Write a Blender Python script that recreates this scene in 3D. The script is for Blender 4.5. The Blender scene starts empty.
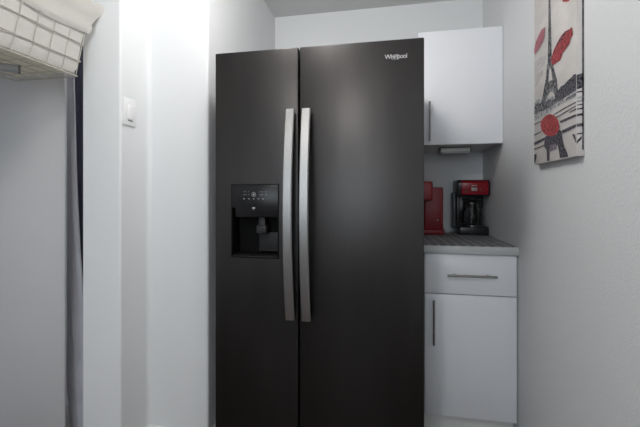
import bpy, bmesh, math, random
from mathutils import Vector, Matrix
random.seed(4)
S = bpy.context.scene
COL = S.collection
PI = math.pi

# ------------------------------------------------------------ materials
def mat(name, color, rough=0.5, metal=0.0, bump=None, noise=None, emit=None, coat=0.0, alpha=None, aniso=None, spec=None):
    m = bpy.data.materials.new(name); m.use_nodes = True
    nt = m.node_tree; b = nt.nodes['Principled BSDF']
    b.inputs['Base Color'].default_value = (*color, 1)
    b.inputs['Roughness'].default_value = rough
    b.inputs['Metallic'].default_value = metal
    b.inputs['Coat Weight'].default_value = coat
    if spec is not None: b.inputs['Specular IOR Level'].default_value = spec
    tc = nt.nodes.new('ShaderNodeTexCoord')
    if noise:      # (scale, amount, stretch)
        sc, am, st = noise
        mp = nt.nodes.new('ShaderNodeMapping'); mp.inputs['Scale'].default_value = st
        n = nt.nodes.new('ShaderNodeTexNoise'); n.inputs['Scale'].default_value = sc; n.inputs['Detail'].default_value = 5
        mx = nt.nodes.new('ShaderNodeMix'); mx.data_type = 'RGBA'
        mx.inputs[6].default_value = (*[c * (1 - am) for c in color], 1)
        mx.inputs[7].default_value = (*[min(1, c * (1 + am)) for c in color], 1)
        nt.links.new(tc.outputs['Object'], mp.inputs[0]); nt.links.new(mp.outputs[0], n.inputs['Vector'])
        mr = nt.nodes.new('ShaderNodeMapRange'); k_ = .08 if am > .3 else .25
        mr.inputs[1].default_value = .5 - k_; mr.inputs[2].default_value = .5 + k_
        nt.links.new(n.outputs[0], mr.inputs[0]); nt.links.new(mr.outputs[0], mx.inputs[0]); nt.links.new(mx.outputs[2], b.inputs['Base Color'])
    if bump:       # (scale, strength, distance)
        n = nt.nodes.new('ShaderNodeTexNoise'); n.inputs['Scale'].default_value = bump[0]; n.inputs['Detail'].default_value = 3
        n.inputs['Roughness'].default_value = 0.55
        bp = nt.nodes.new('ShaderNodeBump'); bp.inputs['Strength'].default_value = bump[1]; bp.inputs['Distance'].default_value = bump[2]
        if len(bump) > 3:      # sparse spatter: only the peaks stand out
            r = nt.nodes.new('ShaderNodeMapRange'); r.inputs[1].default_value = bump[3]; r.inputs[2].default_value = bump[3] + 0.12
            nt.links.new(n.outputs[0], r.inputs[0]); nt.links.new(r.outputs[0], bp.inputs['Height'])
        else:
            nt.links.new(n.outputs[0], bp.inputs['Height'])
        nt.links.new(tc.outputs['Object'], n.inputs['Vector']); nt.links.new(bp.outputs[0], b.inputs['Normal'])
    if emit:
        b.inputs['Emission Color'].default_value = (*emit[0], 1); b.inputs['Emission Strength'].default_value = emit[1]
    return m

M = {}
M['wall']    = mat('textured_wall_paint', (.78, .79, .80), 0.62, bump=(135, .5, .0018, .50))
M['wallsm']  = mat('smooth_wall_paint', (.75, .76, .78), .6, bump=(30, .06, .002))
M['wallside']= mat('light_texture_wall_paint', (.78, .79, .80), .62, bump=(80, .14, .0018, .56))
M['ceil']    = mat('ceiling_paint', (.74, .74, .74), .8, bump=(60, .2, .002))
M['trim']    = mat('white_trim_paint', (.84, .84, .82), .4)
M['doorpaint']=mat('door_paint', (.60, .60, .61), .5, bump=(12, .04, .002))
M['lacquer'] = mat('white_gloss_lacquer', (.80, .81, .845), .34, coat=.06)
M['carcass'] = mat('white_melamine', (.72, .72, .72), .45)
M['steelbar']= mat('satin_steel_bar', (.30, .29, .28), .34, metal=1, noise=(30, .15, (1, 1, 1)))
M['handle']  = mat('brushed_steel', (.37, .365, .36), .38, metal=1, noise=(40, .10, (30, 30, .6)))
M['fridge']  = mat('black_stainless_steel', (.056, .053, .052), .36, metal=.92, noise=(14, .10, (1, 1, .12)))
M['fridgeside'] = mat('black_painted_sheet', (.03, .03, .03), .5)
M['gap']     = mat('rubber_gasket', (.008, .008, .008), .8)
M['glassblk']= mat('glossy_black_plastic', (.010, .010, .011), .26, spec=.3)
M['cavity']  = mat('matte_black_plastic', (.003, .003, .003), .7, spec=.15)
M['paddle']  = mat('dark_grey_plastic', (.022, .022, .023), .5, spec=.3)
M['nozzle']  = mat('grey_plastic', (.028, .028, .028), .5, spec=.3)
M['icon']    = mat('printed_grey_symbols', (.42, .43, .44), .5)
M['logo']    = mat('chrome_lettering', (.42, .42, .42), .35, metal=.5)
M['chrome']  = mat('chrome', (.6, .6, .6), .2, metal=1)
M['edge']    = mat('grey_laminate_edge', (.50, .51, .51), .42)
M['red']     = mat('red_gloss_plastic', (.27, .005, .012), .28)
M['redsatin']= mat('red_satin_plastic', (.23, .004, .010), .38)
M['blk']     = mat('black_plastic', (.012, .012, .013), .3)
M['smoke']   = mat('smoky_plastic', (.05, .055, .06), .2)
M['lcd']     = mat('grey_display', (.30, .31, .30), .3)
M['whitepl'] = mat('white_plastic', (.84, .84, .84), .35)
M['greyln']  = mat('grey_plastic_mark', (.22, .22, .22), .5)
M['lens']    = mat('frosted_lens', (.62, .62, .60), .4)
M['lampbody']= mat('aluminium_body', (.12, .12, .12), .4, metal=.4)
M['wire']    = mat('cream_coated_wire', (.50, .48, .42), .4)
M['cloth']   = mat('white_cotton_cloth', (.78, .76, .72), .9, bump=(160, .2, .002))
M['clothb']  = mat('cream_cotton_cloth', (.70, .67, .56), .9, bump=(160, .2, .002))
M['greyfab'] = mat('grey_canvas_fabric', (.58, .58, .63), .85, noise=(6, .12, (1, 1, 1)))
M['navyfab'] = mat('navy_fabric', (.07, .072, .11), .9)
M['armgrey'] = mat('light_grey_painted_tube', (.36, .36, .36), .35)
M['capgrey'] = mat('dark_grey_end_cap', (.16, .16, .15), .5)
M['canvas']  = mat('printed_canvas_ground', (.62, .59, .57), .85, noise=(7, .16, (1, 1, 1.6)), bump=(300, .15, .001))
M['ink']     = mat('print_charcoal', (.115, .115, .125), .8, noise=(120, .75, (1, 1, 1)))
M['ink2']    = mat('print_midgrey', (.20, .20, .21), .8, noise=(110, .5, (1, 1, 1)))
M['grey']    = mat('print_light_grey', (.34, .34, .35), .8, noise=(110, .45, (1, 1, 1)))
M['dark']    = mat('print_black', (.075, .07, .085), .8, noise=(130, .7, (1, 1, 1)))
M['plum']    = mat('print_plum', (.20, .16, .20), .8, noise=(60, .3, (1, 1, 1)))
M['cloud']   = mat('print_cloud_grey', (.52, .50, .50), .8, noise=(40, .14, (1, 1, 1)))
M['pred']    = mat('print_red', (.33, .05, .055), .8, noise=(190, .5, (1, 1, 1)))
M['prose']   = mat('print_rose', (.38, .14, .17), .8, noise=(90, .2, (1, 1, 1)))
M['pwine']   = mat('print_wine', (.17, .05, .06), .8, noise=(150, .6, (1, 1, 1)))
M['lampglass'] = mat('lit_opal_glass', (.9, .9, .9), .4, emit=((1, .98, .95), 14))
M['fillglass'] = mat('fill_lamp_glass', (.9, .9, .9), .4, emit=((1, .98, .95), 5))  # glow of the added fill lamps

def translucent(m, f):
    nt = m.node_tree; b = nt.nodes['Principled BSDF']; o = nt.nodes['Material Output']
    t = nt.nodes.new('ShaderNodeBsdfTranslucent'); t.inputs[0].default_value = b.inputs['Base Color'].default_value[:]
    x = nt.nodes.new('ShaderNodeMixShader'); x.inputs[0].default_value = f
    nt.links.new(b.outputs[0], x.inputs[1]); nt.links.new(t.outputs[0], x.inputs[2]); nt.links.new(x.outputs[0], o.inputs[0])
translucent(M['cloth'], .35); translucent(M['clothb'], .5)

def floor_mat():
    m = mat('dark_wood_floor', (.07, .045, .03), .35)
    nt = m.node_tree; b = nt.nodes['Principled BSDF']
    tc = nt.nodes.new('ShaderNodeTexCoord'); br = nt.nodes.new('ShaderNodeTexBrick')
    br.inputs['Color1'].default_value = (.060, .038, .026, 1); br.inputs['Color2'].default_value = (.095, .060, .040, 1)
    br.inputs['Mortar'].default_value = (.02, .012, .01, 1); br.inputs['Scale'].default_value = 1
    br.inputs['Brick Width'].default_value = 1.2; br.inputs['Row Height'].default_value = .13; br.inputs['Mortar Size'].default_value = .003
    nt.links.new(tc.outputs['Object'], br.inputs['Vector']); nt.links.new(br.outputs[0], b.inputs['Base Color'])
    return m
M['floor'] = floor_mat()

def mat_weave():       # basket-weave counter liner
    m = mat('dark_basketweave_liner', (.06, .06, .065), .6)
    nt = m.node_tree; b = nt.nodes['Principled BSDF']
    tc = nt.nodes.new('ShaderNodeTexCoord'); mp = nt.nodes.new('ShaderNodeMapping')
    mp.inputs['Rotation'].default_value = (0, 0, PI / 4); mp.inputs['Scale'].default_value = (1, 1, 1)
    br = nt.nodes.new('ShaderNodeTexBrick'); br.inputs['Scale'].default_value = 1
    br.inputs['Brick Width'].default_value = .064; br.inputs['Row Height'].default_value = .030; br.inputs['Mortar Size'].default_value = .0042
    br.inputs['Color1'].default_value = (.045, .047, .05, 1); br.inputs['Color2'].default_value = (.11, .11, .115, 1)
    br.inputs['Mortar'].default_value = (.50, .51, .52, 1)
    nt.links.new(tc.outputs['Object'], mp.inputs[0]); nt.links.new(mp.outputs[0], br.inputs['Vector'])
    nt.links.new(br.outputs[0], b.inputs['Base Color'])
    return m
M['weave'] = mat_weave()

def mat_glass():
    m = bpy.data.materials.new('clear_glass'); m.use_nodes = True; nt = m.node_tree; nt.nodes.clear()
    o = nt.nodes.new('ShaderNodeOutputMaterial'); mx = nt.nodes.new('ShaderNodeMixShader')
    t = nt.nodes.new('ShaderNodeBsdfTransparent'); g = nt.nodes.new('ShaderNodeBsdfGlossy')
    t.inputs[0].default_value = (.82, .84, .85, 1); g.inputs['Roughness'].default_value = .04
    fr = nt.nodes.new('ShaderNodeFresnel'); fr.inputs[0].default_value = 1.5
    nt.links.new(fr.outputs[0], mx.inputs[0]); nt.links.new(t.outputs[0], mx.inputs[1]); nt.links.new(g.outputs[0], mx.inputs[2])
    nt.links.new(mx.outputs[0], o.inputs[0]); return m
M['glass'] = mat_glass()

# ------------------------------------------------------------ mesh helpers
def new(): return bmesh.new()

def box(bm, x0, x1, y0, y1, z0, z1, bev=0.0, seg=2, mi=0):
    t = bmesh.new(); bmesh.ops.create_cube(t, size=1)
    for v in t.verts:
        v.co = Vector(((x0 + x1) / 2 + v.co.x * (x1 - x0), (y0 + y1) / 2 + v.co.y * (y1 - y0), (z0 + z1) / 2 + v.co.z * (z1 - z0)))
    if bev > 0:
        bmesh.ops.bevel(t, geom=t.edges[:] + t.verts[:], offset=bev, segments=seg, profile=.5, affect='EDGES', clamp_overlap=True)
    for f in t.faces: f.material_index = mi
    merge(bm, t)

def merge(bm, t):
    me = bpy.data.meshes.new('tmp'); t.to_mesh(me); t.free(); bm.from_mesh(me); bpy.data.meshes.remove(me)

def tube(bm, pts, r, n=8, closed=False):
    pts = [Vector(p) for p in pts]; rings = []
    N = len(pts); up = None
    for i, p in enumerate(pts):
        if closed: d = pts[(i + 1) % N] - pts[i - 1]
        else: d = pts[min(i + 1, N - 1)] - pts[max(i - 1, 0)]
        d.normalize()
        if up is None: up = d.orthogonal().normalized()
        up = (up - d * up.dot(d)); 
        if up.length < 1e-5: up = d.orthogonal()
        up.normalize(); s = d.cross(up)
        rings.append([bm.verts.new(p + (up * math.cos(2 * PI * k / n) + s * math.sin(2 * PI * k / n)) * r) for k in range(n)])
    for i in range(N if closed else N - 1):
        a, b = rings[i], rings[(i + 1) % N]
        for k in range(n): bm.faces.new((a[k], a[(k + 1) % n], b[(k + 1) % n], b[k]))
    if not closed: bm.faces.new(rings[0][::-1]); bm.faces.new(rings[-1])

def lathe(bm, prof, cx, cy, n=28, z0=0):
    rings = []
    for r, z in prof:
        rings.append([bm.verts.new((cx + r * math.cos(2 * PI * k / n), cy + r * math.sin(2 * PI * k / n), z0 + z)) for k in range(n)])
    for a, b in zip(rings, rings[1:]):
        for k in range(n): bm.faces.new((a[k], a[(k + 1) % n], b[(k + 1) % n], b[k]))
    if prof[0][0] > 1e-4: bm.faces.new(rings[0][::-1])
    if prof[-1][0] > 1e-4: bm.faces.new(rings[-1])

def prism(bm, poly, axis, a, b, bev=0, mi=0):
    """poly in the two other axes, extruded from a to b along axis"""
    t = bmesh.new()
    def P(q, w):
        if axis == 'x': return (w, q[0], q[1])
        if axis == 'y': return (q[0], w, q[1])
        return (q[0], q[1], w)
    A = [t.verts.new(P(q, a)) for q in poly]; B = [t.verts.new(P(q, b)) for q in poly]
    t.faces.new(A); t.faces.new(B[::-1])
    n = len(poly)
    for i in range(n): t.faces.new((A[i], B[i], B[(i + 1) % n], A[(i + 1) % n]))
    bmesh.ops.recalc_face_normals(t, faces=t.faces[:])
    if bev: bmesh.ops.bevel(t, geom=t.edges[:], offset=bev, segments=2, profile=.5, affect='EDGES')
    for f in t.faces: f.material_index = mi
    merge(bm, t)

def obj(name, bm, mats, parent=None, smooth=True, props=None):
    bmesh.ops.recalc_face_normals(bm, faces=bm.faces[:])
    me = bpy.data.meshes.new(name); bm.to_mesh(me); bm.free()
    for m in (mats if isinstance(mats, (list, tuple)) else [mats]): me.materials.append(m)
    o = bpy.data.objects.new(name, me); COL.objects.link(o)
    if smooth:
        for p in me.polygons: p.use_smooth = True
        try: me.set_sharp_from_angle(angle=math.radians(35))
        except Exception: pass
    if parent is not None:
        o.parent = parent
        top = parent
        while top.parent: top = top.parent
        me.transform(Matrix.Translation(-top.location))
    for k, v in (props or {}).items(): o[k] = v
    return o

def thing(name, label, cat, loc, group=None):
    o = bpy.data.objects.new(name, None); COL.objects.link(o); o.location = loc
    o.empty_display_size = .05
    o['label'] = label; o['category'] = cat
    if group: o['group'] = group
    return o

def struct(name, bm, m, parent=None, smooth=True):
    return obj(name, bm, m, parent, smooth, {'kind': 'structure'})

def cut(o, boxes):
    """cut rectangular holes (in the object's own mesh space)"""
    for (x0, x1, y0, y1, z0, z1, bev) in boxes:
        b = new(); box(b, x0, x1, y0, y1, z0, z1, bev)
        me = bpy.data.meshes.new('cutter'); b.to_mesh(me); b.free()
        c = bpy.data.objects.new('cutter', me); COL.objects.link(c); c.parent = o.parent
        md = o.modifiers.new('b', 'BOOLEAN'); md.object = c; md.operation = 'DIFFERENCE'; md.solver = 'EXACT'
        bpy.context.view_layer.update()
        dg = bpy.context.evaluated_depsgraph_get()
        nm = bpy.data.meshes.new_from_object(o.evaluated_get(dg))
        o.modifiers.clear(); old = o.data; o.data = nm; nm.name = o.name
        bpy.data.objects.remove(c); bpy.data.meshes.remove(old)

# ------------------------------------------------------------ room shell
CE = 2.417
XR, YB = .568, 2.51
b = new(); box(b, -2.0, .72, -2.75, 2.66, -.1, 0); struct('floor', b, M['floor'], smooth=False)
b = new(); box(b, -2.0, .72, -2.75, 2.66, CE, CE + .1); struct('ceiling', b, M['ceil'], smooth=False)
b = new(); box(b, XR, .72, -2.75, 2.66, 0, CE); struct('wall_right', b, M['wall'], smooth=False)
b = new(); box(b, -.93, XR, YB, 2.66, 0, CE); struct('wall_back', b, M['wallside'], smooth=False)
# partition to the left of the alcove: jamb face, switch return, facing wall, alcove side
JX0, JX1, JY, SX, SY = -1.299, -1.117, 1.358, -.8156, 1.539
poly = [(JX0, JY), (JX1, JY), (JX1, SY), (SX, SY), (SX, YB + .15), (-.93, YB + .15), (-.93, 1.66), (JX0, 1.66)]
b = new()
A = [b.verts.new((x, y, 0)) for x, y in poly]; B = [b.verts.new((x, y, CE)) for x, y in poly]
b.faces.new(A[::-1]); b.faces.new(B)
for i in range(len(poly)): b.faces.new((A[i], A[(i + 1) % 8], B[(i + 1) % 8], B[i]))
ed = [e for e in b.edges if abs(e.verts[0].co.z - e.verts[1].co.z) > 1 and any((abs(e.verts[0].co.x - x) < 1e-4 and abs(e.verts[0].co.y - y) < 1e-4) for x, y in [poly[1], poly[3]])]
bmesh.ops.bevel(b, geom=ed, offset=.010, segments=5, profile=.5, affect='EDGES')
ed = [e for e in b.edges if abs(e.verts[0].co.z - e.verts[1].co.z) > 1 and abs(e.verts[0].co.x - JX1) < 1e-3 and abs(e.verts[0].co.y - SY) < 1e-3]
bmesh.ops.bevel(b, geom=ed, offset=.022, segments=5, profile=.5, affect='EDGES')
struct('wall_partition', b, M['wallside'])
b = new(); box(b, -2.0, -1.85, -2.75, 2.36, 0, CE); struct('wall_left', b, M['wallsm'], smooth=False)
b = new(); box(b, -1.85, -.93, 2.2, 2.36, 0, CE); struct('wall_closet', b, M['wallsm'], smooth=False)
b = new(); box(b, -1.85, JX0, 1.40, 1.52, 2.09, CE); struct('wall_header', b, M['wallsm'], smooth=False)
# wall behind the camera; its window is added to let in fill light
WX0, WX1, WZ0, WZ1 = -1.45, .25, 1.0, 2.25
b = new()
box(b, -1.85, WX0, -2.75, -2.6, 0, CE); box(b, WX1, XR, -2.75, -2.6, 0, CE)
box(b, WX0, WX1, -2.75, -2.6, 0, WZ0); box(b, WX0, WX1, -2.75, -2.6, WZ1, CE)
struct('wall_front', b, M['wallsm'], smooth=False)
b = new()
for (x0, x1, z0, z1) in [(WX0, WX1, WZ0, WZ0 + .05), (WX0, WX1, WZ1 - .05, WZ1), (WX0, WX0 + .05, WZ0, WZ1), (WX1 - .05, WX1, WZ0, WZ1), ((WX0 + WX1) / 2 - .025, (WX0 + WX1) / 2 + .025, WZ0, WZ1)]:
    box(b, x0, x1, -2.70, -2.64, z0, z1)
w = struct('fill_window_1', b, M['trim'], smooth=False)
b = new(); box(b, WX0 + .05, WX1 - .05, -2.673, -2.667, WZ0 + .05, WZ1 - .05); obj('pane', b, M['glass'], w)

# baseboards: a moulded profile, top edge rounded
def baseboard(name, pts, h=.083, t=.014):
    b = new()
    prof = [(0, 0), (t, 0), (t, h - .018), (t - .004, h - .008), (t - .009, h), (0, h)]
    n = len(pts)
    rings = []
    for i, p in enumerate(pts):
        p = Vector(p); ds = []
        if i > 0: ds.append((p - Vector(pts[i - 1])).normalized())
        if i < n - 1: ds.append((Vector(pts[i + 1]) - p).normalized())
        ns = [Vector((d.y, -d.x)) for d in ds]
        nn = sum(ns, Vector((0, 0))); nn = nn / nn.length
        k = 1 / max(.3, nn.dot(ns[0]))
        rings.append([b.verts.new((p.x + nn.x * q[0] * k, p.y + nn.y * q[0] * k, q[1])) for q in prof])
    for a, c in zip(rings, rings[1:]):
        for k in range(len(prof)):
            b.faces.new((a[k], a[(k + 1) % len(prof)], c[(k + 1) % len(prof)], c[k]))
    b.faces.new(rings[0]); b.faces.new(rings[-1][::-1])
    return struct(name, b, M['trim'])
baseboard('baseboard_left', [(JX1, JY + .012), (JX1, SY), (SX, SY)])
baseboard('baseboard_alcove', [(SX, YB), (SX, SY + .012)][::-1])
baseboard('baseboard_jamb', [(JX0, JY), (JX1 - .012, JY)])
baseboard('baseboard_right', [(XR, 1.80), (XR, -2.6)])

# sliding closet door
b = new(); box(b, -1.848, -1.457, 1.42, 1.434, .012, 2.088, .003); struct('door_1', b, M['doorpaint'])

# ------------------------------------------------------------ refrigerator
FX0, FX1, SEAM, FY, FT = -.723, .118, -.3635, 1.426, 1.746
DT = .085
fr = thing('refrigerator', 'tall black stainless side-by-side refrigerator with ice and water dispenser, standing in the alcove', 'refrigerator', (-.3025, 1.85, 0))
b = new(); box(b, FX0 + .004, FX1 - .004, FY + DT + .008, 2.27, .03, FT - .018, .004)
box(b, FX0 + .03, FX1 - .03, FY + DT + .03, 2.2, 0, .032)
obj('cabinet_body', b, M['fridgeside'], fr)
b = new(); box(b, FX0 + .012, FX1 - .012, FY + DT - .002, FY + DT + .010, .11, FT - .012); obj('gasket', b, M['gap'], fr, smooth=False)
for x in (FX0 + .05, FX1 - .05):
    b = new(); box(b, x - .03, x + .03, FY + DT - .05, FY + DT + .05, FT - .017, FT + .004, .004)
    obj('hinge_cover', b, M['fridgeside'], fr)
b = new(); box(b, FX0 + .01, FX1 - .01, FY + .05, FY + DT + .02, .018, .088, .003)
for i in range(5): box(b, FX0 + .04, FX1 - .04, FY + .046, FY + .052, .028 + i * .012, .033 + i * .012)
obj('kick_grille', b, M['fridgeside'], fr)

def fdoor(x0, x1, name):
    b = new(); box(b, x0, x1, FY, FY + DT, .10, FT, .0035, 3)
    return obj(name, b, M['fridge'], fr)
DX0, DX1, DZ0, DZ1 = -.653, -.446, .899, 1.202
dl = fdoor(FX0, SEAM - .0032, 'freezer_door')
loc = fr.location
cut(dl, [(DX0 - loc.x, DX1 - loc.x, FY - .05 - loc.y, FY + .081 - loc.y, DZ0 - loc.z, DZ1 - loc.z, 0)])
for p in dl.data.polygons: p.use_smooth = True
dl.data.set_sharp_from_angle(angle=math.radians(35))
dr = fdoor(SEAM + .0032, FX1, 'refrigerator_door')

# dispenser
b = new(); e = .006
y0, y1 = FY - .0015, FY + .079
box(b, DX0, DX0 + e, y0, y1, DZ0, DZ1, .0015); box(b, DX1 - e, DX1, y0, y1, DZ0, DZ1, .0015)
box(b, DX0, DX1, y0, y1, DZ0, DZ0 + e, .0015); box(b, DX0, DX1, y0, y1, DZ1 - e, DZ1, .0015)
box(b, DX0, DX1, y1 - .004, y1, DZ0, DZ1)
disp = obj('dispenser', b, M['cavity'], dl)
b = new()
prism(b, [(DX0 + .004, DZ1 - .004), (DX1 - .004, DZ1 - .004), (DX1 - .004, 1.067), (DX0 + .021, 1.067), (DX0 + .021, 1.104), (DX0 + .004, 1.104)], 'y', FY - .002, FY + .012, .0012)
obj('control_panel', b, M['glassblk'], disp)
b = new()      # printed symbols on the panel
yI = FY - .0023
def dash(x, z, w, h, a=0):
    c, s = math.cos(a), math.sin(a)
    q = [(-w/2, -h/2), (w/2, -h/2), (w/2, h/2), (-w/2, h/2)]
    vs = [b.verts.new((x + u * c - v * s, yI, z + u * s + v * c)) for u, v in q]; b.faces.new(vs)
cx = -.553
for a in range(3): dash(cx, 1.159, .013, .0016, a * PI / 3)
for k in range(10):
    a = 2 * PI * k / 10; dash(cx + .0085 * math.cos(a), 1.159 + .0085 * math.sin(a), .005, .0012, a + PI / 2)
for dx in (-.042, -.034, -.022, .028, .036, .052): 
    dash(cx + dx, 1.170, .0045, .0012); dash(cx + dx, 1.158, .005, .0014, .3)
for dx in (-.042, -.020, 0, .020, .040):
    dash(cx + dx, 1.142, .0065, .0016); dash(cx + dx, 1.1395, .004, .001)
dash(cx, 1.104, .012, .006); dash(cx, 1.0965, .008, .001)
obj('symbols', b, M['icon'], disp, smooth=False)
b = new(); box(b, -.548, -.505, FY + .012, FY + .06, 1.000, 1.032, .005); prism(b, [(-.545, 1.0), (-.508, 1.0), (-.515, 1.066), (-.538, 1.066)], 'y', FY + .02, FY + .05, .002)
obj('nozzle', b, M['nozzle'], disp)
b = new(); box(b, -.552, -.462, FY + .058, FY + .072, .925, 1.000, .003); box(b, -.552, -.462, FY + .052, FY + .062, .922, .928, .001)
obj('paddle', b, M['paddle'], disp)
b = new(); box(b, DX0 + .007, DX1 - .007, FY + .002, FY + .072, DZ0 + .0062, DZ0 + .014, .002)
for i in range(9): box(b, DX0 + .02 + i * .02, DX0 + .028 + i * .02, FY + .012, FY + .064, DZ0 + .014, DZ0 + .0165)
obj('drip_tray', b, M['cavity'], disp)
b = new(); box(b, DX0 + .007, DX1 - .007, FY - .0012, FY + .002, DZ0 + .006, DZ0 + .0085, .0006); obj('tray_trim', b, M['nozzle'], disp)

def door_handle(x0, x1, par):
    z0, z1, yend, bow, th = .667, 1.494, FY - .034, .042, .011
    b = new(); N = 28; rings = []
    for i in range(N + 1):
        t = i / N; z = z0 + (z1 - z0) * t
        y = yend - bow * (1 - (2 * t - 1) ** 2)
        dy = bow * 4 * (2 * t - 1) / (z1 - z0); n = Vector((0, 1, -dy)).normalized()
        p = Vector((0, y, z)); w = .0035
        sec = [(x0 + w, 0), (x1 - w, 0), (x1, w), (x1, th), (x0, th), (x0, w)]
        rings.append([b.verts.new((sx, p.y + n.y * so, p.z + n.z * so)) for sx, so in sec])
    for a, c in zip(rings, rings[1:]):
        for k in range(6): b.faces.new((a[k], a[(k + 1) % 6], c[(k + 1) % 6], c[k]))
    b.faces.new(rings[0]); b.faces.new(rings[-1][::-1])
    h = obj('handle', b, M['handle'], par)
    for z in (z0 + .004, z1 - .034):
        b = new(); box(b, x0 + .007, x1 - .007, yend + .002, FY + .002, z, z + .03, .002)
        obj('mount', b, M['fridgeside'], h)
door_handle(-.4105, -.3745, dl); door_handle(-.346, -.310, dr)

# maker's name on the right door, with its ring
cu = bpy.data.curves.new('lettering', 'FONT'); cu.body = 'Whirlpool'; cu.size = .0235; cu.extrude = .0006; cu.offset = .00025
cu.space_character = .86
to = bpy.data.objects.new('lettering', cu); COL.objects.link(to); bpy.context.view_layer.update()
me = bpy.data.meshes.new_from_object(to.evaluated_get(bpy.context.evaluated_depsgraph_get()))
xs = [v.co.x for v in me.vertices]; wd = max(xs) - min(xs); sc = .083 / wd
mt = Matrix.Translation((-.027 - fr.location.x, FY - .0006 - fr.location.y, 1.674)) @ Matrix.Rotation(PI / 2, 4, 'X') @ Matrix.Scale(sc, 4, (1, 0, 0))
me.transform(mt); bpy.data.objects.remove(to)
b = new(); b.from_mesh(me)
ring = [(.0045 + .015 * math.cos(2 * PI * k / 24 ) , FY - .0008, 1.679 + .0085 * math.sin(2 * PI * k / 24) + .25 * .015 * math.cos(2 * PI * k / 24)) for k in range(21)]
t = new(); tube(t, [(x + .008 - fr.location.x, y - fr.location.y, z) for x, y, z in ring], .0006, 5); merge(b, t)
for v in b.verts: v.co += fr.location
obj('lettering', b, M['logo'], dr, smooth=False)

# ------------------------------------------------------------ cabinets
def bar_handle(par, p0, p1, out, off, r=.0055, feet=.16, m='steelbar'):
    """round bar between p0 and p1, held off the door by two feet"""
    p0, p1, out = Vector(p0), Vector(p1), Vector(out)
    b = new(); tube(b, [p0, p1], r, 12)
    for t in (feet, 1 - feet):
        q = p0.lerp(p1, t); tube(b, [q, q - out * off], r * .75, 10)
    return obj('handle', b, M[m], par)

BX0, BX1, BY = .149, .5655, 1.835
bc = thing('base_cabinet', 'white gloss base cabinet with one drawer over one door, right of the refrigerator', 'cabinet', (.3555, 2.15, 0))
b = new()
box(b, BX0, BX0 + .018, BY + .021, 2.50, .10, .880); box(b, BX1 - .018, BX1, BY + .021, 2.50, .10, .880)
box(b, BX0, BX1, BY + .021, 2.50, .10, .118); box(b, BX0, BX1, 2.49, 2.50, .10, .880)
box(b, BX0, BX1, BY + .021, BY + .10, .862, .880); box(b, BX0 + .01, BX1 - .01, BY + .03, BY + .05, .68, .70)
obj('carcass', b, M['carcass'], bc, smooth=False)
b = new(); box(b, BX0 + .002, BX1 - .002, BY + .055, BY + .07, 0, .10); obj('toe_kick', b, M['trim'], bc, smooth=False)
b = new(); box(b, BX0 + .006, BX1 - .003, BY, BY + .019, .689, .877, .0015); dw = obj('drawer', b, M['lacquer'], bc)
bar_handle(dw, (.255, BY - .030, .781), (.472, BY - .030, .781), (0, -1, 0), .031)
b = new(); box(b, BX0 + .006, BX1 - .003, BY, BY + .019, .108, .685, .0015); cd = obj('door', b, M['lacquer'], bc)
bar_handle(cd, (.194, BY - .030, .450), (.194, BY - .030, .661), (0, -1, 0), .031)

ct = thing('countertop', 'grey laminate countertop with patterned dark liner on the white base cabinet', 'countertop', (.3555, 2.15, .881))
b = new(); box(b, BX0 - .002, XR - .0015, BY - .018, YB - .001, .8805, .9175, .0025); obj('slab', b, M['edge'], ct)
b = new(); box(b, BX0, XR - .006, BY - .012, YB - .002, .9175, .9190); obj('liner', b, M['weave'], ct, smooth=False)

UX0, UX1, UY, UZ0, UZ1 = .140, .566, 2.064, 1.427, 2.036
uc = thing('wall_cabinet', 'white gloss upper cabinet hung high right of the refrigerator top', 'cabinet', (.35, YB, UZ0))
b = new()
box(b, UX0, UX0 + .016, UY + .02, YB - .001, UZ0, UZ1); box(b, UX1 - .016, UX1, UY + .02, YB - .001, UZ0, UZ1)
box(b, UX0, UX1, UY + .02, YB - .001, UZ0 + .004, UZ0 + .02); box(b, UX0, UX1, UY + .02, YB - .001, UZ1 - .016, UZ1); box(b, UX0, UX1, YB - .02, YB - .002, UZ0, UZ1)
obj('carcass', b, M['carcass'], uc, smooth=False)
b = new(); box(b, UX0, UX1, UY, UY + .019, UZ0, UZ1, .0015); ud = obj('door', b, M['lacquer'], uc)
bar_handle(ud, (.197, UY - .030, 1.442), (.197, UY - .030, 1.654), (0, -1, 0), .031)

ul = thing('cabinet_light', 'small grey bar light fixed under the upper cabinet', 'light', (.35, 2.24, UZ0))
b = new(); box(b, .268, .440, 2.205, 2.275, 1.400, 1.431, .004); obj('housing', b, M['lampbody'], ul)
b = new(); box(b, .276, .432, 2.200, 2.207, 1.403, 1.425, .002); box(b, .276, .432, 2.2, 2.26, 1.397, 1.401, .001); obj('lens', b, M['lens'], ul)

op = thing('wall_outlet', 'white outlet plate on the back wall between the two coffee machines', 'outlet', (.303, YB, 1.075))
b = new(); box(b, .268, .338, YB - .006, YB, 1.018, 1.132, .002); obj('plate', b, M['whitepl'], op)
for z in (1.05, 1.098):
    b = new(); box(b, .286, .320, YB - .0075, YB - .005, z - .014, z + .014, .001)
    obj('receptacle', b, M['whitepl'], op)

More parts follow.
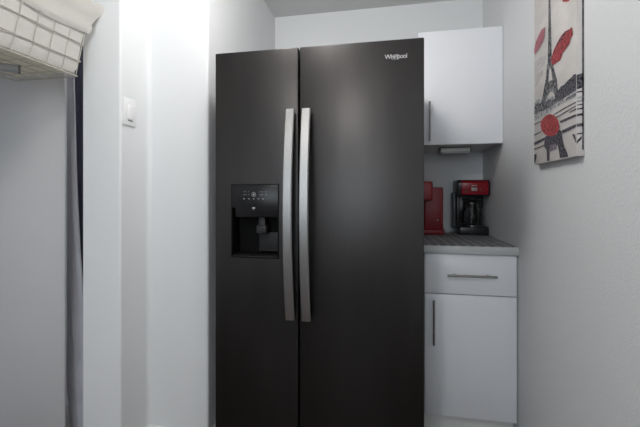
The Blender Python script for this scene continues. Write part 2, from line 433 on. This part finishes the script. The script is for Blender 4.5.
# ------------------------------------------------------------ coffee maker
CZ = .919
cm = thing('coffee_maker', 'black drip coffee maker with red control panel and glass carafe, in the counter corner', 'coffee maker', (.47, 2.40, CZ))
x0, x1 = .392, .556; yf = 2.305
b = new(); box(b, x0 - .002, x1 + .002, yf, 2.488, CZ, CZ + .052, .010, 3)
obj('base', b, M['blk'], cm)
b = new(); box(b, x0 - .004, x1 - .004, 2.425, 2.490, CZ + .045, CZ + .25, .010, 3); box(b, x0 - .005, x0 + .012, 2.36, 2.45, CZ + .045, CZ + .25, .006); obj('rear_housing', b, M['blk'], cm)
b = new(); box(b, x0 - .028, x0 - .004, 2.375, 2.465, CZ + .03, CZ + .255, .010, 3); obj('water_gauge', b, M['smoke'], cm)
b = new()
prism(b, [(yf + .004, CZ + .235), (yf - .004, CZ + .31), (yf + .012, CZ + .328), (2.488, CZ + .328), (2.488, CZ + .235)], 'x', x0 - .010, x1 + .008, .006)
obj('brew_head', b, M['blk'], cm)
b = new()
prism(b, [(yf - .002, CZ + .240), (yf - .009, CZ + .310), (yf + .008, CZ + .324), (yf + .02, CZ + .324), (yf + .02, CZ + .240)], 'x', x0 + .012, x1 - .004, .003)
pn = obj('control_panel', b, M['red'], cm)
b = new(); box(b, .458, .490, yf - .011, yf - .002, CZ + .262, CZ + .282, .001); obj('display', b, M['lcd'], pn)
b = new()
for k, w in enumerate([.004, .005, .003, .004, .005, .003]): box(b, .459 + k * .0055, .459 + k * .0055 + w * .8, yf - .0105, yf - .003, CZ + .291, CZ + .2955)
obj('badge', b, M['logo'], pn)
for x in (.428, .516):
    for z in (.257, .274):
        b = new(); box(b, x - .011, x + .011, yf - .0095, yf - .002, CZ + z - .003, CZ + z + .003, .001)
        obj('button', b, M['pwine'], pn)
b = new(); lathe(b, [(.050, 0), (.054, .006), (.054, .012), (.040, .016)], .474, 2.365, z0=CZ + .236 - .030); obj('filter_basket', b, M['blk'], cm)
b = new(); lathe(b, [(.046, 0), (.060, .012), (.066, .045), (.062, .085), (.048, .115), (.044, .128)], .474, 2.371, z0=CZ + .054)
ca = obj('carafe', b, M['glass'], cm)
b = new(); lathe(b, [(.046, 0), (.049, .003), (.049, .016), (.044, .020), (.02, .021), (.0, .021)], .474, 2.371, z0=CZ + .178); obj('lid', b, M['blk'], ca)
b = new(); tube(b, [(.484, 2.322, CZ + .188), (.488, 2.296, CZ + .186), (.490, 2.284, CZ + .165), (.490, 2.284, CZ + .11), (.488, 2.292, CZ + .09), (.484, 2.308, CZ + .088)], .0075, 8); obj('carafe_handle', b, M['blk'], ca)
b = new(); tube(b, [(.458, 2.306, CZ + .075), (.458, 2.3035, CZ + .10), (.458, 2.312, CZ + .135), (.460, 2.325, CZ + .165)], .0028, 8); obj('carafe_highlight', b, M['chrome'], ca)  # chrome tube shaped to imitate a lamp highlight on the glass
b = new(); lathe(b, [(.050, 0), (.054, .003), (.054, .006), (.03, .0065)], .474, 2.371, z0=CZ + .050); obj('warming_plate', b, M['chrome'], cm)
b = new()
tube(b, [(.388, 2.46, CZ + .02), (.37, 2.44, CZ + .006), (.35, 2.40, CZ + .004), (.335, 2.42, CZ + .004), (.325, 2.47, CZ + .03), (.314, 2.498, CZ + .10), (.306, 2.497, CZ + .125)], .0035, 6)
obj('power_cord', b, M['lens'], cm)

# red pod machine
pm = thing('pod_coffee_machine', 'tall red coffee machine half hidden behind the refrigerator edge', 'coffee maker', (.22, 2.39, CZ))
b = new(); box(b, .125, .307, 2.300, 2.47, CZ, CZ + .030, .006, 3); obj('base', b, M['redsatin'], pm)
b = new(); box(b, .19, .300, 2.305, 2.46, CZ + .028, CZ + .284, .008, 3); obj('water_housing', b, M['redsatin'], pm)
b = new(); box(b, .128, .232, 2.215, 2.44, CZ + .205, CZ + .318, .012, 3); obj('brew_head', b, M['red'], pm)
b = new(); box(b, .132, .188, 2.31, 2.42, CZ + .03, CZ + .042, .003); obj('drip_tray', b, M['blk'], pm)
b = new(); box(b, .262, .274, 2.303, 2.307, CZ + .084, CZ + .090, .001); obj('badge', b, M['logo'], pm)

# ------------------------------------------------------------ light switch
sw = thing('light_switch', 'white rocker light switch plate on the narrow bright return wall', 'light switch', (JX1, 1.41, 1.514))
b = new(); box(b, JX1, JX1 + .006, 1.370, 1.447, 1.456, 1.572, .0022); obj('plate', b, M['whitepl'], sw)
b = new(); prism(b, [(JX1 + .005, 1.481), (JX1 + .0115, 1.481), (JX1 + .0075, 1.546), (JX1 + .005, 1.546)], 'y', 1.394, 1.425, .0008); obj('rocker', b, M['whitepl'], sw)
b = new(); box(b, JX1 + .006, JX1 + .0085, 1.397, 1.422, 1.4755, 1.4805); obj('slider', b, M['greyln'], sw)
for z in (1.467, 1.561):
    b = new(); tube(b, [(JX1 + .0055, 1.409, z), (JX1 + .0068, 1.409, z)], .0028, 10)
    obj('screw', b, M['trim'], sw)

# ------------------------------------------------------------ canvas picture
CY0, CY1, CX, CZ0, CZ1 = 1.2412, 1.5755, .5464, 1.275, 2.06
cv = thing('canvas_picture', 'narrow canvas print of a grey iron tower with red umbrellas, hung on the right wall', 'picture', (XR, 1.408, CZ0))
b = new(); box(b, CX, XR - .001, CY0, CY1, CZ0, CZ1, .0008); obj('stretched_canvas', b, M['canvas'], cv)
PC = {'ink': 0, 'ink2': 1, 'grey': 2, 'dark': 3, 'plum': 4, 'red': 5, 'rose': 6, 'wine': 7, 'cloud': 8}
POLYS = [
    ('ink2', [(1.516, 1.4719), (1.4881, 1.5134), (1.4728, 1.5367), (1.3751, 1.5298), (1.3599, 1.5004), (1.3487, 1.4643), (1.3789, 1.4633), (1.3859, 1.4905), (1.4026, 1.5103), (1.4271, 1.5205), (1.4517, 1.5112), (1.4657, 1.486), (1.4746, 1.4699)]),
    ('grey', [(1.5743, 1.5162), (1.5402, 1.5231), (1.4927, 1.5072), (1.3828, 1.4965), (1.3095, 1.5057), (1.2416, 1.5102), (1.2416, 1.4589), (1.3828, 1.4557), (1.4746, 1.459), (1.5743, 1.4537)]),
    ('cloud', [(1.5733, 1.6759), (1.5113, 1.6726), (1.4657, 1.6595), (1.4746, 1.6373), (1.5208, 1.6272), (1.5733, 1.6212)]),
    ('cloud', [(1.5733, 1.6212), (1.4927, 1.6178), (1.4927, 1.6031), (1.5402, 1.5879), (1.5733, 1.5744)]),
    ('ink',[(1.4414,1.899),(1.4296,1.8925),(1.4205,1.7336),(1.4147,1.6267),(1.4098,1.6042),(1.4517,1.6185),(1.4491,1.6391),(1.4448,1.7443)]),
    ('ink',[(1.4534,1.6263),(1.4346,1.6127),(1.4431,1.5658),(1.4587,1.5274),(1.4872,1.4765),(1.5227,1.4772),(1.4927,1.5257),(1.4675,1.5733)]),
    ('ink',[(1.4246,1.6162),(1.4066,1.61),(1.3828,1.561),(1.3751,1.5484),(1.3674,1.5091),(1.3599,1.477),(1.3828,1.4761),(1.3938,1.5165),(1.4115,1.5631)]),
    ('ink',[(1.471,1.5598),(1.4313,1.5587),(1.3766,1.5539),(1.3728,1.5275),(1.423,1.5316),(1.4746,1.5354)]),
    ('ink2',[(1.4569,1.6203),(1.4115,1.6099),(1.4082,1.5967),(1.4552,1.6068)]),
    ('dark',[(1.2416,1.5223),(1.2566,1.5256),(1.2759,1.5209),(1.2958,1.5192),(1.3235,1.513),(1.3451,1.5144),(1.3674,1.5058),(1.3907,1.4917),(1.3828,1.4659),(1.3378,1.4681),(1.2958,1.4701),(1.2416,1.474)]),
    ('ink',[(1.5743,1.5005),(1.5601,1.5088),(1.5402,1.5116),(1.5208,1.4993),(1.4927,1.5072),(1.4657,1.4896),(1.4397,1.4974),(1.4066,1.4855),(1.3828,1.4863),(1.3524,1.4784),(1.3674,1.4655),(1.4147,1.4667),(1.4746,1.4663),(1.5208,1.4692),(1.5743,1.4693)]),
    ('grey',[(1.5743,1.4713),(1.4746,1.4663),(1.3828,1.4676),(1.2416,1.474),(1.2416,1.4559),(1.3524,1.4552),(1.4483,1.4496),(1.5743,1.4459)]),
    ('ink',[(1.3095,1.4641),(1.2416,1.4664),(1.2416,1.4619),(1.3095,1.4597)]),
    ('ink',[(1.3986,1.4354),(1.3164,1.4386),(1.2416,1.4393),(1.2416,1.436),(1.3164,1.435),(1.3986,1.4312)]),
    ('ink',[(1.3828,1.4218),(1.2416,1.4281),(1.2416,1.4245),(1.3828,1.417)]),
    ('dark',[(1.2858,1.4173),(1.2416,1.419),(1.2416,1.4142),(1.2824,1.4141)]),
    ('dark',[(1.3524,1.4022),(1.2416,1.4015),(1.2416,1.3949),(1.3451,1.3935)]),
    ('dark',[(1.3378,1.3682),(1.2416,1.3713),(1.2416,1.3623),(1.3306,1.3569)]),
    ('ink',[(1.5743,1.4342),(1.4927,1.4335),(1.4927,1.4298),(1.5743,1.4295)]),
    ('ink',[(1.5743,1.3932),(1.5066,1.3953),(1.5066,1.3916),(1.5743,1.3873)]),
    ('dark',[(1.5743,1.362),(1.4569,1.3671),(1.4569,1.3581),(1.5743,1.3506)]),
    ('ink',[(1.5743,1.3381),(1.4746,1.3411),(1.4746,1.3367),(1.5743,1.3327)]),
    ('dark',[(1.5743,1.3147),(1.55,1.3152),(1.554,1.2994),(1.5641,1.2826),(1.5743,1.2819)]),
    ('dark',[(1.4657,1.3703),(1.3524,1.3575),(1.3562,1.3398),(1.3751,1.3223),(1.4066,1.3126),(1.4296,1.3224),(1.4346,1.2785),(1.4534,1.2788),(1.4552,1.3184),(1.4782,1.3339),(1.4746,1.3535)]),
    ('dark',[(1.3644,1.3778),(1.3378,1.3666),(1.3306,1.3426),(1.3199,1.3151),(1.3026,1.297),(1.2904,1.2785),(1.3487,1.2792),(1.3629,1.3174),(1.3789,1.3499)]),
    ('plum',[(1.4263,1.3325),(1.3766,1.3293),(1.372,1.3118),(1.4279,1.3116)]),
    ('dark',[(1.2642,1.3442),(1.2503,1.342),(1.2416,1.3285),(1.2416,1.314)]),
    ('red',[(1.3378,1.8054),(1.3263,1.7838),(1.3026,1.771),(1.2824,1.7637),(1.2759,1.7821),(1.2891,1.8081),(1.3235,1.8173)]),
    ('rose',[(1.4692,1.7666),(1.5001,1.77),(1.5265,1.7613),(1.556,1.7488),(1.5733,1.7246),(1.5702,1.704),(1.5441,1.7057),(1.5151,1.7137),(1.489,1.7214),(1.4764,1.7363)]),
    ('red',[(1.2649,1.6752),(1.2824,1.6755),(1.3109,1.6817),(1.3414,1.6792),(1.372,1.6669),(1.3986,1.6518),(1.418,1.6314),(1.4131,1.6129),(1.397,1.6025),(1.372,1.6047),(1.3465,1.6022),(1.3306,1.6193),(1.3053,1.6251),(1.2824,1.6311),(1.2733,1.6457),(1.2604,1.648)]),
    ('wine',[(1.2824,1.6743),(1.3109,1.6804),(1.3414,1.6779),(1.372,1.6652),(1.3938,1.6514),(1.3705,1.6545),(1.3378,1.6613),(1.3095,1.6689)]),
    ('red',[(1.4271,1.4422),(1.4657,1.4433),(1.4982,1.4354),(1.5113,1.42),(1.5019,1.3982),(1.471,1.3769),(1.4313,1.3635),(1.3907,1.3599),(1.3584,1.3681),(1.351,1.3841),(1.3629,1.4076),(1.3875,1.4275)]),
]
b = new()
for i, (c, pts) in enumerate(POLYS):
    x = CX - .0003 - .00006 * i
    vs = [b.verts.new((x, min(CY1 - .0006, max(CY0 + .0006, y)), min(z, CZ1 - .001))) for y, z in pts]
    f = b.faces.new(vs); f.material_index = PC[c]
# print carried round the near side of the stretcher
H = lambda py: 1.157 + (195 - py) * 1.1134 / 369
def side(p0, p1, c, x0=CX + .0006, x1=XR - .002, d=0):
    vs = [b.verts.new((x0, CY0 - .0004, H(p0))), b.verts.new((x1, CY0 - .0004, H(p0 - d))), b.verts.new((x1, CY0 - .0004, H(p1 - d))), b.verts.new((x0, CY0 - .0004, H(p1)))]
    b.faces.new(vs).material_index = PC[c]
side(75, 89.5, 'dark', d=2)
for a, z, c in [(91.5, 93, 'ink'), (97, 99.5, 'grey'), (101, 102, 'ink'), (104.6, 105.8, 'ink'), (108.5, 110, 'dark'), (114, 116.4, 'dark'), (124, 127, 'dark'), (133.4, 134.6, 'dark')]: side(a, z, c, d=.8)
side(141, 144, 'dark', x1=XR - .008, d=5)
side(-40, 150, 'dark', x0=XR - .0065)  # dark band painted for the shadow in the gap to the wall
obj('printed_image', b, [M['ink'], M['ink2'], M['grey'], M['dark'], M['plum'], M['pred'], M['prose'], M['pwine'], M['cloud']], cv, smooth=False)

# ------------------------------------------------------------ wire basket, its bracket and the things in the closet
YN, YE = .55, 1.325
zt, zb = 1.862, 1.647
bk = thing('wire_basket', 'cream wire basket lined with white cloth, hung high at the upper left', 'basket', (-1.43, .93, zb))
tx0, tx1, bx0, bx1, ye = -1.625, -1.243, -1.585, -1.276, 1.303     # top and bottom widths
def lx(z, s):    # x of the basket's side at height z
    t = (z - zb) / (zt - zb)
    return (bx1 + (tx1 - bx1) * t) if s > 0 else (bx0 + (tx0 - bx0) * t)
def ly(z): return ye + (YE - ye) * (z - zb) / (zt - zb)
b = new()
for z, r in ((zt, .004), (1.779, .0026), (1.709, .0026), (zb, .003)):
    tube(b, [(lx(z, 1), YN, z), (lx(z, 1), ly(z), z), (lx(z, -1), ly(z), z), (lx(z, -1), YN, z)], r, 6, closed=True)
obj('rim', b, M['wire'], bk)
b = new()
y = YE - .004
ys = [1.316 - .0655 * k for k in range(12)]
for k, y in enumerate(ys):
    tube(b, [(lx(zt, 1), y, zt), (bx1, y - .02, zb), (bx0, y - .02, zb), (lx(zt, -1), y, zt)], .0019, 5)
obj('side_wires', b, M['wire'], bk)
b = new()
for k in range(1, 6):
    x = bx0 + (bx1 - bx0) * k / 6
    xt = tx0 + (tx1 - tx0) * k / 6
    tube(b, [(x, YN, zb), (x, ye, zb), (xt, YE, zt)], .0019, 5)
obj('bottom_wires', b, M['wire'], bk)
# cloth liner: an open bag inside the wires, its top turned out over the rim
def liner_ring(z, inset, n=14, wob=0, ph=0):
    xa, xb, ya, yb = lx(z, -1) + inset, lx(z, 1) - inset, YN + inset, ly(z) - inset
    pts = []
    for k in range(n * 2): pts.append((xb, ya + (yb - ya) * k / (n * 2)))
    for k in range(n): pts.append((xb + (xa - xb) * k / n, yb))
    for k in range(n * 2): pts.append((xa, yb + (ya - yb) * k / (n * 2)))
    for k in range(n): pts.append((xa + (xb - xa) * k / n, ya))
    out = []
    cx, cy = (xa + xb) / 2, (ya + yb) / 2
    for i, (x, y) in enumerate(pts):
        w = wob * (math.sin(i * .9 + ph) + .6 * math.sin(i * .37 + 2 * ph))
        dx, dy = (1 if x > cx else -1), (1 if y > cy else -1)
        out.append((x + (w * dx if abs(x - cx) > abs(xb - cx) * .98 else 0), y + (w * dy if abs(y - cy) > abs(yb - cy) * .98 else 0), z))
    return out
b = new(); rs = []
for z, ins, wob in [(zb + .010, .030, 0), (zb + .012, .012, .001), (zb + .03, .006, .001), (1.70, .006, .0015), (1.77, .006, .0015), (1.83, .006, .001), (zt + .004, .005, .0005)]:
    rs.append([b.verts.new(p) for p in liner_ring(z, ins, wob=wob, ph=z * 20)])
for a, c in zip(rs, rs[1:]):
    n = len(a)
    for k in range(n): b.faces.new((a[k], a[(k + 1) % n], c[(k + 1) % n], c[k]))
b.faces.new(rs[0])
for f in b.faces:
    if all(v.co.z < zb + .02 for v in f.verts): f.material_index = 1
ln = obj('liner', b, [M['cloth'], M['clothb']], bk)
b = new(); rs = []
for z, ins, wob in [(zt - .040, -.002, .002), (zt - .034, -.006, .002), (zt - .015, -.010, .002), (zt + .006, -.006, .001), (zt + .034, -.012, .003), (zt + .084, -.034, .005), (zt + .088, -.033, .005), (zt + .084, -.028, .005), (zt + .034, .000, .002), (zt + .006, .010, .001)]:
    ring = liner_ring(z if z <= zt else z, ins, wob=wob, ph=1.3)
    rs.append([b.verts.new((p[0], p[1], p[2] + (0.006 * math.sin(i * .5) if z < zt else 0))) for i, p in enumerate(ring)])
for a, c in zip(rs, rs[1:]):
    n = len(a)
    for k in range(n): b.faces.new((a[k], a[(k + 1) % n], c[(k + 1) % n], c[k]))
obj('cuff', b, M['cloth'], ln)
br = thing('wall_bracket', 'grey round metal arm under the wire basket, reaching out from the left wall', 'bracket', (-1.85, .66, 1.62))
b = new()
P0, P1 = Vector((-1.845, .652, 1.626)), Vector((-1.366, 1.142, 1.626))
d = (P1 - P0).normalized()
tube(b, [P0, P1 - d * .006], .0155, 20); obj('arm', b, M['armgrey'], br)
b = new(); tube(b, [P1 - d * .006, P1 - d * .003, P1], .0165, 20); obj('end_cap', b, M['capgrey'], br)
b = new(); tube(b, [(-1.85, .652, 1.626), (-1.842, .652, 1.626)], .035, 20); obj('flange', b, M['chrome'], br)

# closet: rod, grey cover and navy garment hanging from it
rd = thing('closet_rod', 'metal closet rod behind the sliding door', 'rod', (-1.5, 1.55, 1.98))
b = new(); tube(b, [(-1.85, 1.545, 1.98), (JX0 - .0, 1.545, 1.98)], .012, 12); obj('rod', b, M['chrome'], rd)
def hanging(name, zs, y, th, mt_, label, cat, amp=.006, n=16):
    """zs: list of (z, x_left, x_right)"""
    b = new(); front = []; back = []
    for z, xl, xr in zs:
        f, g = [], []
        for k in range(n + 1):
            x = xl + (xr - xl) * k / n; w = amp * math.sin(k * 1.15 + z * 1.5)
            f.append(b.verts.new((x, y + w, z))); g.append(b.verts.new((x, y + w + th, z)))
        front.append(f); back.append(g)
    for F, sgn in ((front, 1), (back, -1)):
        for a, c in zip(F, F[1:]):
            for k in range(n): b.faces.new((a[k], a[k + 1], c[k + 1], c[k])[::sgn])
    for i in range(len(zs) - 1):
        for k in (0, n): b.faces.new((front[i][k], front[i + 1][k], back[i + 1][k], back[i][k]))
    for i in (0, -1):
        for k in range(n): b.faces.new((front[i][k], front[i][k + 1], back[i][k + 1], back[i][k]))
    return obj(name, b, mt_, props={'label': label, 'category': cat})
hanging('garment_cover', [(1.967, -1.62, -1.497), (1.68, -1.62, -1.490), (1.2, -1.61, -1.476), (.895, -1.60, -1.458), (.657, -1.58, -1.4365), (.40, -1.545, -1.4355), (.20, -1.525, -1.4355), (.06, -1.508, -1.4355), (.012, -1.503, -1.4355)], 1.500, .008, M['greyfab'],
        'grey fabric cover hanging in the gap between sliding door and jamb', 'garment cover', amp=.0018)
hanging('dark_garment', [(1.965, -1.55, -1.42), (1.5, -1.56, -1.41), (1.0, -1.56, -1.40), (.55, -1.55, -1.40)], 1.565, .03, M['navyfab'],
        'dark navy garment hanging behind the grey cover', 'garment', amp=.006)

sb = thing('storage_box', 'low white storage box on the closet floor, a bright sliver beside the sliding door', 'box', (-1.68, 1.78, 0))
b = new(); box(b, -1.825, -1.538, 1.475, 2.09, 0, .125, .006); obj('bin', b, M['whitepl'], sb)
b = new(); box(b, -1.832, -1.531, 1.468, 2.097, .12, .145, .006); obj('lid', b, M['whitepl'], sb)

# ------------------------------------------------------------ ceiling lamp and added fill lights
def ceiling_lamp(x, y, r, mg, label, power):
    t = thing('ceiling_light', label, 'ceiling light', (x, y, CE))
    b = new(); lathe(b, [(r, -.028), (r + .012, -.026), (r + .012, 0), (.01, 0)], x, y, 36, z0=CE); obj('trim_ring', b, M['trim'], t)
    b = new(); lathe(b, [(.0, -.075), (r * .4, -.071), (r * .75, -.056), (r * .97, -.028), (r, -.020)], x, y, 36, z0=CE); obj('diffuser', b, mg, t)
    L = bpy.data.lights.new('lamp', 'POINT'); L.shadow_soft_size = r * .75; L.energy = power; L.color = (1, .985, .96)
    lo = bpy.data.objects.new('lamp', L); COL.objects.link(lo); lo.location = (x, y, CE - .085 - r * .75)
    return t
ceiling_lamp(-.42, 1.10, .14, M['lampglass'], 'round opal ceiling lamp nearest the refrigerator', 13)
ceiling_lamp(-.45, -.45, .17, M['fillglass'], 'added opal fill lamp on the ceiling further back in the room', 20)  # unseen lamp added as fill from behind the camera
L = bpy.data.lights.new('window_fill', 'AREA'); L.shape = 'RECTANGLE'; L.size = 1.6; L.size_y = 1.2; L.energy = 41; L.color = (.92, .96, 1)  # soft fill added outside the window opening
lo = bpy.data.objects.new('window_fill', L); COL.objects.link(lo); lo.location = ((WX0 + WX1) / 2, -2.8, 1.63); lo.rotation_euler = (PI / 2, 0, 0)
ceiling_lamp(-1.73, 1.62, .05, M['fillglass'], 'small added fill lamp on the closet ceiling', 11)  # lamp added to brighten the closet interior
W = bpy.data.worlds.new('sky'); S.world = W; W.use_nodes = True
W.node_tree.nodes['Background'].inputs[0].default_value = (.75, .85, 1, 1); W.node_tree.nodes['Background'].inputs[1].default_value = 1.0

# ------------------------------------------------------------ camera
cam = bpy.data.cameras.new('camera'); co = bpy.data.objects.new('camera', cam); COL.objects.link(co)
co.location = (0, 0, 1.157); co.rotation_euler = (PI / 2, 0, math.atan(72 / 369))
cam.sensor_width = 36; cam.lens = 36 * 369 / 640; cam.shift_y = -18.5 / 640; cam.clip_start = .02
S.camera = co
vs = S.view_settings
vs.view_transform = 'Standard'; vs.look = 'None'; vs.exposure = 0.0; vs.gamma = 1; vs.use_curve_mapping = False
